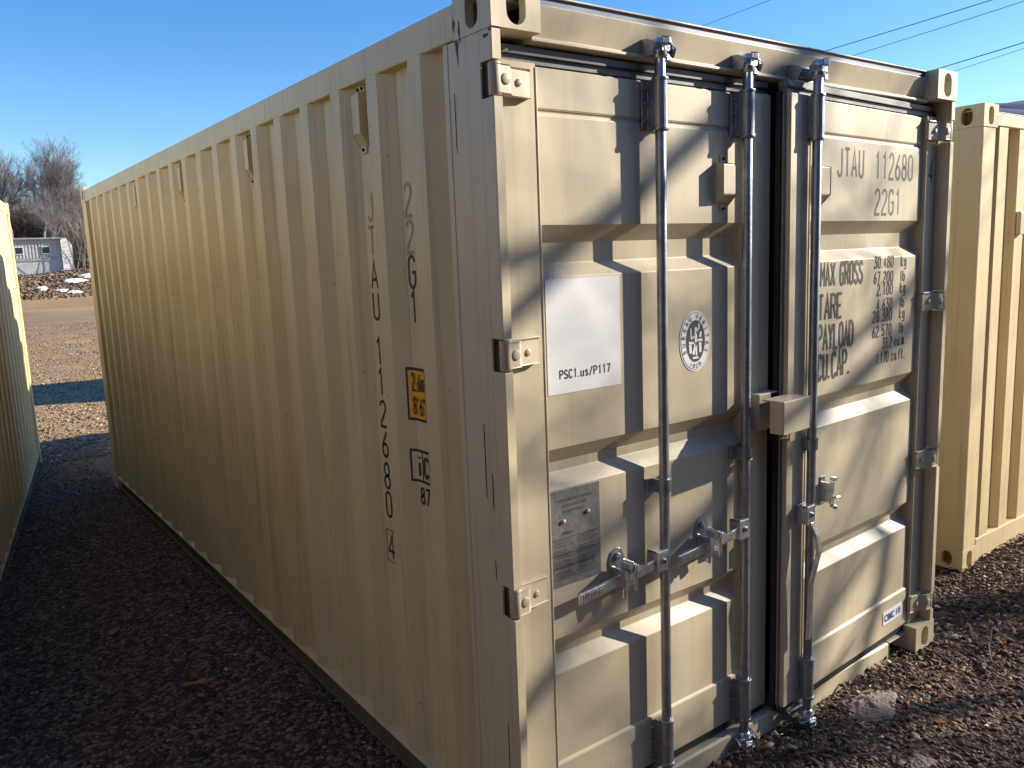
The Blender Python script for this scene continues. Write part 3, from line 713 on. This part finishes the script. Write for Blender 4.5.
ringtext('BUREAU VERITAS', 205, -25, .021); ringtext('1828', 248, 292, .019)
def strip(pts, w, y=yy-.0021, m=white):
    for (x0, z0), (x1, z1) in zip(pts, pts[1:]):
        d = Vector((x1-x0, z1-z0)); L2 = max(1e-6, d.length); nx, nz = -d.y/L2*w/2, d.x/L2*w/2
        b.add([(x0+nx, y, z0+nz), (x0-nx, y, z0-nz), (x1-nx, y, z1-nz), (x1+nx, y, z1+nz)], [(0, 1, 2, 3)], m)
E_ = lambda *p: [(cx+a, cz+c_) for a, c_ in p]
strip(E_((.0, .035), (.002, -.005), (-.012, -.045)), .011); strip(E_((.003, -.003), (.004, -.05)), .008)
strip(E_((.002, .028), (.018, .045), (.016, .058)), .006); strip(E_((-.002, .020), (-.022, .008), (-.024, .045)), .005)
strip(E_((-.034, -.004), (-.010, -.006)), .008); strip(E_((.010, .002), (.034, .002)), .008)
strip(E_((-.028, -.010), (-.024, -.040)), .012); strip(E_((.022, -.006), (.024, -.040)), .012); strip(E_((.022, .012), (.026, .030)), .010)
strip(E_((-.014, -.057), (.014, -.057)), .007)
e = [(cx+.001+.006*math.cos(k*.7), cz+.041+.007*math.sin(k*.7)) for k in range(9)]
b.add([(p[0], yy-.0022, p[1]) for p in e], [tuple(range(9))], white)
part(b, 'emblem', door1); tag(door1.children[-1], 'oval white emblem with ring lettering')
# data plate
b = MB(); x0, x1, z0, z1 = .186, .392, .884, 1.184
b.box((x0, DY-.006, z0), (x1, DY-.0012, z1), plate)
for k, (px, pz) in enumerate(((x0+.055, 1.088), (x1-.052, 1.100))):
    b.tube([(px, DY-.006, pz), (px, DY-.012, pz)], .007, leafm if False else dpaint, 8)
b.tube([(x0+.003, DY-.0065, z0+.003), (x0+.003, DY-.0065, z1-.003)], .0012, steel, 4)
rows = [('CONTAINER SAFETY APPROVAL', 1.150, .0105), ('DATE MANUFACTURED', 1.132, .0095), ('IDENTIFICATION NO.', 1.114, .010), ('', 1.09, .01)]
yt = DY-.0062
for tx, z, s in rows:
    if tx: b.text(tx, s, ((x0+x1)/2, yt, z), X, Z, ink, .95, align='CENTER')
b.text('JTAU 11', .013, (x0+.05, yt, 1.045), X, Z, ink, 1, bold=.0004)
for k in range(24):
    z = 1.030-k*.0057
    if k % 6 == 5: continue
    xa = x0+.012+rng.uniform(0, .01); xb = x0+.085+rng.uniform(-.012, .012)
    b.box((xa, DY-.0068, z), (xb, DY-.0061, z+.0014), ink)
    xa = x0+.105+rng.uniform(0, .01); xb = x1-.015-rng.uniform(0, .03)
    b.box((xa, DY-.0068, z), (xb, DY-.0061, z+.0014), ink)
for z in (1.036, .985, .945): b.box((x0+.008, DY-.0067, z-.003), (x1-.008, DY-.0061, z-.0018), ink)
part(b, 'data_plate', door1, 0)
# right door stencils
yt = DY-.0012
b = MB(); stencil(b, 'JTAU', (1.593, yt, 2.142), X, Z, .102, .036, ink, .125, gap=2.0); part(b, 'owner_code', door2)
b = MB(); stencil(b, '112680', (1.885, yt, 2.142), X, Z, .100, .040, ink, .125, gap=1.6); part(b, 'serial_number', door2)
b = MB(); stencil(b, '4', (2.328, .0545, 2.138), X, Z, .090, .036, ink, .10)
part(b, 'check_digit', door2)
b = MB(); stencil(b, '22G1', (1.890, yt, 2.000), X, Z, .098, .041, ink, .125, gap=1.7); part(b, 'size_code', door2)
yt = DY-.0022
LN = [('MAX GROSS', 1.732, .086, .0268, ('30.480', 'kg', 1.784), ('67.200', 'lb', 1.722)), ('TARE', 1.606, .092, .0335, ('2.100', 'kg', 1.672), ('4.630', 'lb', 1.610)),
      ('PAYLOAD', 1.488, .096, .0285, ('28.380', 'kg', 1.562), ('62.570', 'lb', 1.500)), ('CU.CAP.', 1.374, .098, .0300, ('33.2 cu.m.', '', 1.446), ('1.170 cu.ft.', '', 1.386))]
for big, z, s, w_, a, c_ in LN:
    b = MB(); stencil(b, big, (1.490 if big[0] == 'M' else 1.478, yt, z), X, Z, s, w_, ink, .135, gap=1.5); part(b, 'stencil_caption', door2)
    for tx, un, zz in (a, c_):
        b = MB()
        if un: stencil(b, tx, (2.065, yt, zz), X, Z, .046, .021, ink, .14, 'RIGHT', 1.9); part(b, 'stencil_value', door2); b = MB(); stencil(b, un, (2.135, yt, zz), X, Z, .044, .020, ink, .14)
        else: stencil(b, tx, (2.195, yt, zz), X, Z, .044, .018, ink, .13, 'RIGHT', 1.5)
        part(b, 'stencil_value', door2)

b = MB(); yq = DY-.0105
b.box((2.062, yq, .186), (2.238, yq+.0012, .246), white)
b.text('CIMC', .046, (2.072, yq-.0002, .199), X, Z, blue, .85, bold=.0012)
b.box((2.186, yq-.0012, .199), (2.190, yq, .232), blue); b.box((2.203, yq-.0012, .199), (2.208, yq, .232), blue); b.box((2.180, yq-.0012, .213), (2.196, yq, .217), blue); b.box((2.212, yq-.0012, .213), (2.228, yq, .217), blue)
b.box((2.217, yq-.0012, .199), (2.222, yq, .232), blue)
part(b, 'small_sticker', door2); tag(door2.children[-1], 'small white sticker with blue letters CIMC')

# ------------------------------------------------------------------ writing on the side wall (in valleys / wrapped over ridge slopes)
Yd = (0, -1, 0)  # reading direction on the left wall, seen from -x
xv = .004+.036-.0008
for yc, col in ((.815, [('J', 2.030, fadeink), ('T', 1.916, fadeink), ('A', 1.798, ink), ('U', 1.689, ink), ('1', 1.531, ink), ('1', 1.420, ink), ('2', 1.304, ink), ('6', 1.193, ink), ('8', 1.075, ink), ('0', .967, ink), ('4', .808, ink)]),
        (.548, [('2', 2.030, fadeink), ('2', 1.915, fadeink), ('G', 1.802, ink), ('1', 1.690, ink)])):
    for ch, z, m in col:
        b = MB(); stencil(b, ch, (xv, yc, z), Yd, Z, .093 if yc > .7 else .101, .044, m, .115, 'CENTER')
        if ch == '4':
            y0, y1, z0, z1 = yc-.034, yc+.034, z-.014, z+.107
            for (ya, za, yb_, zb_) in ((y0, z0, y1, z0), (y0, z1, y1, z1), (y0, z0, y0, z1), (y1, z0, y1, z1)):
                b.box((xv-.001, min(ya, yb_)-.001, min(za, zb_)-.001), (xv+.0005, max(ya, yb_)+.001, max(za, zb_)+.001), ink)
        b.build('stencil_digit' if ch.isdigit() else 'stencil_letter', main)
# stickers that start on the slope and run into the valley of the first recess
def wrap(z0, z1, yA, yB, m, off, b):
    """quad strip that follows valley (y .510-.580) and far slope (.580-.648)"""
    ysn = sorted([yA, yB]+[q for q in (.510, .580) if yA < q < yB])
    def xs_(y):
        if y < .510: return .004+.036*(y-.442)/.068
        if y < .580: return .040
        return .040-.036*(y-.580)/.068
    vs = []
    for y in ysn: vs += [(xs_(y)-off, y, z0), (xs_(y)-off, y, z1)]
    b.add(vs, [(2*i, 2*i+1, 2*i+3, 2*i+2) for i in range(len(ysn)-1)], m)
b = MB()
wrap(1.360, 1.540, .492, .606, ink, .0010, b); wrap(1.370, 1.530, .480, .598, orange, .0018, b)
stencil(b, '2,6m', (xv-.0058, .582, 1.464), Yd, Z, .056, .0165, ink, .115); stencil(b, "8'6\"", (xv-.0058, .580, 1.384), Yd, Z, .056, .019, ink, .115)
b.build('height_sticker', main); tag(main.children[-1], 'orange height sticker reading 2,6m 8\'6"')
b = MB()
wrap(1.148, 1.262, .492, .608, ink, .0008, b); wrap(1.157, 1.253, .484, .600, paint, .0016, b); 
b.box((xv-.003, .545, 1.157), (xv-.001, .548, 1.253), ink)
stencil(b, 'i', (xv-.0030, .570, 1.172), Yd, Z, .066, .03, ink, .20); stencil(b, 'C', (xv-.0030, .536, 1.172), Yd, Z, .066, .026, ink, .17)
stencil(b, '87', (xv-.0006, .572, 1.075), Yd, Z, .054, .024, ink, .16)
b.build('rail_code_sticker', main)
# scratches and rust streaks on corner post
for (y, z0, z1, w_) in ((.118, 1.20, 1.42, .0018), (.085, 1.17, 1.28, .003), (.088, .96, 1.02, .002), (.19, 2.18, 2.34, .0012), (.06, .30, .52, .0015)):
    b = MB(); b.prism([(y, z0), (y+w_, z0+.02), (y+w_*.8, z1), (y-w_*.2, z1-.03)], 'x', .0012, .0028, rust if w_ > .0025 else ink); b.build('scratch_mark', main)

for (y, z, a_, h_, sd_) in ((.170, 2.462, .010, .030, 1), (.150, 2.492, .006, .040, 2), (.176, 2.515, .008, .022, 3), (.166, 2.430, .004, .028, 4), (.030, 2.455, .016, .006, 5), (.012, 2.468, .010, .008, 6)):
    q = random.Random(sd_); n = 11; b = MB()
    b.add([(-.0008 if z > 2.473 else .0018, y+a_*q.uniform(.4, 1.1)*math.cos(2*math.pi*k/n), z+h_*q.uniform(.4, 1.1)*math.sin(2*math.pi*k/n)) for k in range(n)], [tuple(range(n))], ink if sd_ % 2 else rust)
    b.build('scuff_mark', main)
# ------------------------------------------------------------------ loose things on the ground
def blob(name, c, a, bb, h, m, seed, n=18, rr=6):
    q = random.Random(seed); vs = [(c[0], c[1], c[2]+h)]; fs = []
    ph = [q.uniform(0, 6.28) for _ in range(6)]
    for i in range(1, rr+1):
        for k in range(n):
            t = 2*math.pi*k/n; e = 1+.16*math.sin(3*t+ph[0])+.10*math.sin(5*t+ph[1])+.06*q.uniform(-1, 1)
            r = i/rr; vs.append((c[0]+a*e*r*math.cos(t), c[1]+bb*e*r*math.sin(t), c[2]+h*(1-r**2)*(1+.35*q.uniform(-1, 1))-.004*(i == rr)))
    for k in range(n): fs.append((0, 1+k, 1+(k+1) % n))
    for i in range(rr-1):
        for k in range(n): fs.append((1+i*n+k, 1+(i+1)*n+k, 1+(i+1)*n+(k+1) % n, 1+i*n+(k+1) % n))
    b = MB(); b.add(vs, fs, m, False); return b.build(name)
tag(blob('gravel_clod', (1.72, -.10, 0), .15, .10, .020, sandm, 3), 'pale clod of fine grit lying before the right door sill', 'grit clod')
tag(blob('gravel_clod', (1.50, -.42, 0), .06, .045, .006, sandm, 5), 'smaller flat patch of pale grit, farther from the sill', 'grit clod')
def twig(p, yaw, ln, r, label, seed, m=twigm):
    q = random.Random(seed); pts = []; P = Vector(p); d = yaw
    for k in range(7):
        pts.append((P.x, P.y, P.z+.006*q.random()+.01)); d += q.uniform(-.35, .35); P += Vector((math.cos(d), math.sin(d), 0))*ln/6
    b = MB(); b.tube(pts, [r*(1-.1*k) for k in range(7)], m, 6)
    s0 = Vector(pts[3]); b.tube([s0, s0+Vector((math.cos(yaw+1), math.sin(yaw+1), .05))*ln*.25], [r*.6, r*.3], m, 5)
    tag(b.build('twig'), label, 'twig', 'dry twigs on the gravel')
for i, (p, yaw, ln, r, lb) in enumerate([
    ((2.35, -.32, .012), .5, .45, .0045, 'long thin twig lying right of the near corner casting'),
    ((2.30, -.50, .012), -1.2, .30, .006, 'reddish twig pointing away from the corner casting'),
    ((1.28, -.25, .012), -.7, .22, .003, 'short pale twig beside the pale grit clod'),
    ((2.75, -.35, .012), .9, .4, .004, 'thin dark twig in the gravel between the two containers'),
    ((2.9, .02, .012), .2, .35, .004, 'twig lying nearest the right-hand container'),
    ((-.75, 2.05, .010), .9, .25, .004, 'dry twig on the shaded lane, left of centre'),
    ((-.62, 1.35, .010), 1.3, .16, .005, 'stubby twig at the bottom left of the photo')]): twig(p, yaw, ln, r, lb, i)
# dead leaves: curled reddish scraps
def leaf(c, a, h, yaw, label, seed, m=leafm):
    q = random.Random(seed); b = MB(); n = 14; vs = [(0, 0, .012)]; 
    for k in range(n):
        t = 2*math.pi*k/n; rr = 1+.15*math.sin(2*t+seed)+q.uniform(-.3, .3)
        x, y = a*rr*math.cos(t), h*rr*math.sin(t); vs.append((x, y, .008+.35*abs(y)+.01*q.random()))
    fs = [(0, 1+k, 1+(k+1) % n) for k in range(n)]
    b.add(vs, fs, m); b.T = Matrix.Translation(c) @ Matrix.Rotation(yaw, 4, 'Z')
    tag(b.build('dead_leaf'), label, 'leaf', 'dead leaves on the gravel')
leaf((-.43, 1.90, .012), .075, .020, -.35, 'curled rusty-orange leaf on the shaded lane at bottom left', 1)
leaf((-.37, 1.83, .012), .04, .013, .3, 'small orange scrap of leaf touching the curled rusty one', 4)
leaf((-.62, 2.75, .012), .04, .02, .9, 'yellowish leaf farther up the shaded lane', 2)
leaf((1.95, -.28, .02), .028, .013, .4, 'orange-brown leaf in the sunlit gravel before the right door', 3)
leaf((2.62, -.22, .02), .035, .018, .7, 'broad brown leaf lying right of the bottom corner casting', 6)
leaf((1.75, -.36, .02), .03, .015, 1.4, 'tiny tan leaf below the pale grit clod', 7)

# ------------------------------------------------------------------ background: bank, shed, trees
def bank_bits():
    q = random.Random(5)
    spots = [(5.8, 59.5, .4, .5, .3), (7.9, 60.3, .8, .5, .3), (9.0, 60.9, .75, .6, .35), (6.9, 59.0, .35, .4, .2), (7.6, 58.6, .5, .35, .2), (10.2, 60.2, .3, .3, .2)]
    names = ['snow patch on the left of the bank', 'snow patch at the middle of the bank', 'largest snow patch on the bank, below the shed end', 'thin snow streak low on the bank', 'snow scrap at the foot of the bank', 'snow scrap at the right end of the bank']
    for i, (x, y, a, bb, h) in enumerate(spots):
        zz = gz(x, y); o = blob('snow_patch', (0, 0, 0), a, bb*.6, h*.5, snow, i+20, 16, 4)
        o.location = (x, y, zz+.02); o.rotation_euler = (R(18), 0, 0)
        tag(o, names[i], 'snow', 'snow patches on the far bank')
bank_bits()
# rubble and dry grass tufts covering the bank (stuff)
def reg_bank(n):
    x = nrg.uniform(1, 16, n); y = nrg.uniform(56.5, 63, n)
    z = np.clip((y-57)/5, 0, 1)*2.0+.12*np.sin(x*.9)*np.clip((y-57)/5, 0, 1)
    return np.stack([x, y, z], 1)
tag(stones('bank_rubble', 11000, reg_bank, .06, .26, [(.28, .18, .11), (.17, .11, .07), (.40, .28, .18), (.10, .08, .06)], [4, 4, 2, 3]), kind='stuff', label='rubble and dead grass covering the far bank', cat='rubble')

# shed
sh = thing('shed', 'grey corrugated shed with two small windows beyond the bank', 'shed', (2.5, 74, 1.9), R(-6))
b = MB(); prof = []
x = 0.
while x < 6.6:
    prof += [(x, 0), (x+.09, 0), (x+.12, .05), (x+.20, .05)]; x += .23
cl = prof+[(a, y+.06) for a, y in reversed(prof)]
b.prism(cl, 'z', 1.15, 2.75, siding); b.box((0, -.03, 0), (6.6, .05, 1.1), siding); b.box((0, .12, 0), (6.6, 3.5, 2.7), siding)
b.build('wall', sh)
b = MB(); b.box((-.2, -.30, 2.76), (6.95, 3.7, 2.90), roofm); b.build('roof', sh, .02)
b = MB(); b.box((0, -.08, 1.06), (6.6, -.032, 1.30), roofm); b.build('trim_board', sh)
for xw in (1.6, 3.7, 5.55):
    b = MB(); b.box((xw-.32, -.05, 1.62), (xw+.32, .02, 2.22), whitew); f = b.build('window', sh)
    b = MB(); b.box((xw-.25, -.062, 1.68), (xw+.25, -.052, 2.16), darkglass); b.build('pane', f)
b = MB(); b.prism([(6.62, 0), (7.4, 0), (7.4, 2.3), (7.0, 2.85), (6.62, 2.7)], 'y', -.35, 1.2, whitew); b.build('end_panel', sh)

def branchtree(mb, base, h, seed, levels=5, r0=.16, spread=.55, m=bark, seg0=6, tw=.012, split=(3, 4), lean=None, multi=1):
    q = random.Random(seed)
    def grow(p, d, ln, r, lv):
        n = 4 if lv < 3 else 3; pts = [p]; rs = [r]
        for k in range(n):
            d = (d+Vector((q.gauss(0, .10), q.gauss(0, .10), q.gauss(.03, .05)))).normalized()
            p = p+d*ln/n; pts.append(p); rs.append(max(tw*.6, r*(1-.42*(k+1)/n)))
        mb.tube(pts, rs, m, max(3, seg0-lv), False)
        if lv >= levels: return
        for _ in range(q.randint(*split)):
            k = q.randint(1, n) if lv else q.randint(2, n); b0 = pts[k]
            a = q.uniform(0, 6.28); perp = d.orthogonal().normalized(); perp.rotate(Matrix.Rotation(a, 3, d))
            nd = (d+perp*q.uniform(.35, 1)*spread*1.4+Vector((0, 0, .12))).normalized()
            grow(b0, nd, ln*q.uniform(.55, .8), rs[k]*q.uniform(.5, .75), lv+1)
        grow(pts[-1], (d+Vector((q.gauss(0, .12), q.gauss(0, .12), .1))).normalized(), ln*.72, rs[-1], lv+1)
    for k in range(multi):
        d = lean or Vector((q.gauss(0, .12*multi**.5), q.gauss(0, .12), 1)).normalized()
        grow(Vector(base)+Vector((q.uniform(-.3, .3), q.uniform(-.3, .3), 0))*(multi-1), d, h*.33, r0, 0)
def make_tree(loc, h, seed, label, r0=.18, group='bare trees behind the shed', m=barkf, levels=5, multi=1, tw=.011, cut=.22):
    root = thing('bare_tree', label, 'tree', loc, 0, group)
    # trunk mesh = main stem; crown = branches
    b = MB(); lean = Vector((random.Random(seed).gauss(0, .06), 0, 1)).normalized()
    top = lean*h*cut
    b.tube([(0, 0, -.2), top*.5+Vector((.03, 0, 0)), top], [r0*1.15, r0, r0*.85], m, 9); b.build('trunk', root)
    b = MB(); branchtree(b, top*.98, h*.82, seed, levels, r0*.8, .6, m, 6, tw, (3, 4)); b.build('crown', root)
    return root
KIND = ['tall bare tree with spreading crown behind the shed roof', 'narrow bare tree beside it', 'low bare tree']
protos = [make_tree((9.2, 84, 2), 12.2, 31, 'tallest bare tree, its dense round crown above the shed', levels=6), make_tree((6.2, 86, 2), 12.2, 32, 'bare tree at the left edge, half behind the yellow-beige container'), make_tree((13.2, 88, 2), 9.5, 33, 'lower bare tree reaching the far corner of the beige container')]
def copy_thing(r, loc, rz, sc, label):
    c = r.copy(); COL.objects.link(c); c.location = loc; c.rotation_euler = (0, 0, rz); c.scale = (sc,)*3; c['label'] = label
    for ch in r.children:
        k = ch.copy(); COL.objects.link(k); k.parent = c
    return c
extra = [(0, 11.2, 92, 1.4, .92, 'bare tree standing right of and behind the tallest one'), (1, 7.7, 93, 3.1, 1.0, 'bare tree left of the tallest one, a little farther off'),
         (2, 4.2, 90, 2.2, 1.25, 'leftmost bare tree behind the yellow-beige container'), (0, 16.5, 95, 4.0, .75, 'short bare tree at the right end of the row'),
         (2, 10.3, 79, 5.0, .80, 'small bare tree directly behind the shed gable'), (1, 14.6, 99, .7, .85, 'far pale bare tree between the two low ones'), (0, 13.2, 86, 2.6, .86, 'bare tree half hidden by the far top corner of the beige container')]
for k, x, y, rz, sc, lb in extra: copy_thing(protos[k], (x, y, 2), rz, sc, lb)
# brush thicket (uncountable)
def thicket(name, x0, x1, y0, y1, n, h, label, m, z=1.9):
    q = random.Random(77); mb = MB()
    for _ in range(n):
        x, y = q.uniform(x0, x1), q.uniform(y0, y1); hh = h*q.uniform(.5, 1.1)
        p = Vector((x, y, z)); d = Vector((q.gauss(0, .15), q.gauss(0, .15), 1)).normalized()
        top = p+d*hh; mb.tube([p, p+d*hh*.5+Vector((q.gauss(0, .1), 0, 0)), top], [.035, .022, .01], m, 3, False)
        for _k in range(6):
            t = q.uniform(.25, .95); a = p+d*hh*t; e = a+Vector((q.gauss(0, .5), q.gauss(0, .5), q.uniform(.2, .8)))*hh*.25
            mb.tube([a, e], [.016, .007], m, 3, False)
    tag(mb.build(name), label, 'brush', None, 'stuff')
thicket('brush', 9.6, 20, 72, 80, 700, 4.6, 'tangle of bare brown brush right of the shed', barkg)
thicket('brush', 2, 22, 96, 112, 3600, 8.0, 'far bare woodland edge behind the trees', bark)

# hill on the right
def hz(x, y): 
    return (108+(x-715)*.10+3*math.sin(x*.045)+2*math.sin(x*.11))*math.exp(-((y-320)/200)**2)*max(0, min(1, (x-420)/200))
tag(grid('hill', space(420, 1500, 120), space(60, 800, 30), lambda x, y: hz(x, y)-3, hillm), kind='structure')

# overhead wires and their poles
def cable(x0, dx, z, r, label):
    b = MB(); pts = []
    for k in range(17):
        t = k/16; y = -22+94*t; pts.append((x0+dx*(y-14), y, z+1.1*((2*t-1)**2)-.06))
    b.tube(pts, r, cablem, 6); tag(b.build('overhead_wire'), label, 'wire', 'overhead wires crossing the sky')
cable(27.25, .136, 9.1, .013, 'thick overhead wire, uppermost of those at the top right corner')
cable(28.75, .22, 9.1, .010, 'thinner overhead wire just under the uppermost one')
cable(34.3, .36, 9.1, .018, 'thick dark overhead wire rising from the right container corner')
cable(35.3, .47, 9.1, .010, 'lowest thin overhead wire at the right edge')
cable(20.35, .106, 9.1, .007, 'faint short wire left of the others against the sky')

# ------------------------------------------------------------------ bare trees beyond the right of the frame (they throw the dappled shade)
def SP(x, z, t): return Vector((x, DY, z))+SUN*t
def limbtree(name, base, limbs, label, seed):
    root = thing(name, label, 'tree', base, 0, 'bare trees on the sunny side of the yard')
    B = Vector(base); b = MB()
    top = Vector(limbs[0][0][0])-B
    b.tube([(0, 0, -.2), (top.x*.3, top.y*.3, top.z*.45), top], [.20, .16, .12], bark, 12); b.build('trunk', root)
    b = MB(); q = random.Random(seed)
    for pts, r in limbs:
        P = [Vector(p)-B for p in pts]; n = len(P)
        b.tube(P, [r*(1-.35*i/(n-1)) for i in range(n)], bark, 8)
        for k in range(5):
            i = q.randint(0, n-2); t = q.random(); o = P[i].lerp(P[i+1], t); d = (P[i+1]-P[i]).normalized()
            nd = (d+Vector((q.gauss(0, .4), q.gauss(0, .4), q.uniform(.1, .7)))).normalized()
            branchtree(b, o, 3.2*q.uniform(.6, 1.2), q.randint(0, 999), 2, r*.35, .5, bark, 5, .008, (2, 3), lean=nd)
    b.build('crown', root)
t1 = 10.0
def chain(pts, t): return [SP(x, z, t+dt) for x, z, dt in pts]
limbtree('bare_tree', (12.4, -4.4, 0), [
    (chain([(3.4, 3.3, 1.5), (2.4, 2.95, .8), (1.36, 2.54, .2), (.92, 2.29, 0), (.43, 1.97, -.2), (.05, 1.72, -.4), (-.8, 1.2, -.6)], 9.0), .060),
    (chain([(3.2, 2.6, 1.5), (2.65, 1.95, .6), (2.2, 1.68, .2), (1.86, 1.53, 0), (1.3, 1.36, 0), (.82, 1.14, -.2), (.3, .95, -.3)], 9.0), .040),
    (chain([(3.2, 1.9, 1.5), (2.3, 1.55, .6), (1.4, 1.18, .2), (.60, .83, 0), (.19, .64, -.2), (-.5, .2, -.3)], 9.0), .055),
    (chain([(3.0, 1.4, 1.5), (2.14, .80, .4), (2.0, .37, 0), (1.7, -.1, 0)], 9.0), .045)], 'bare tree with long low limbs, off to the right', 9)
make_tree((15.5, -7.5, 0), 9, 51, 'upright bare tree on the sunny side, outside the photo', .16, 'bare trees on the sunny side of the yard', bark, 4)
make_tree((19.5, -5.0, 0), 10, 52, 'farther upright bare tree on the sunny side, outside the photo', .18, 'bare trees on the sunny side of the yard', bark, 4)
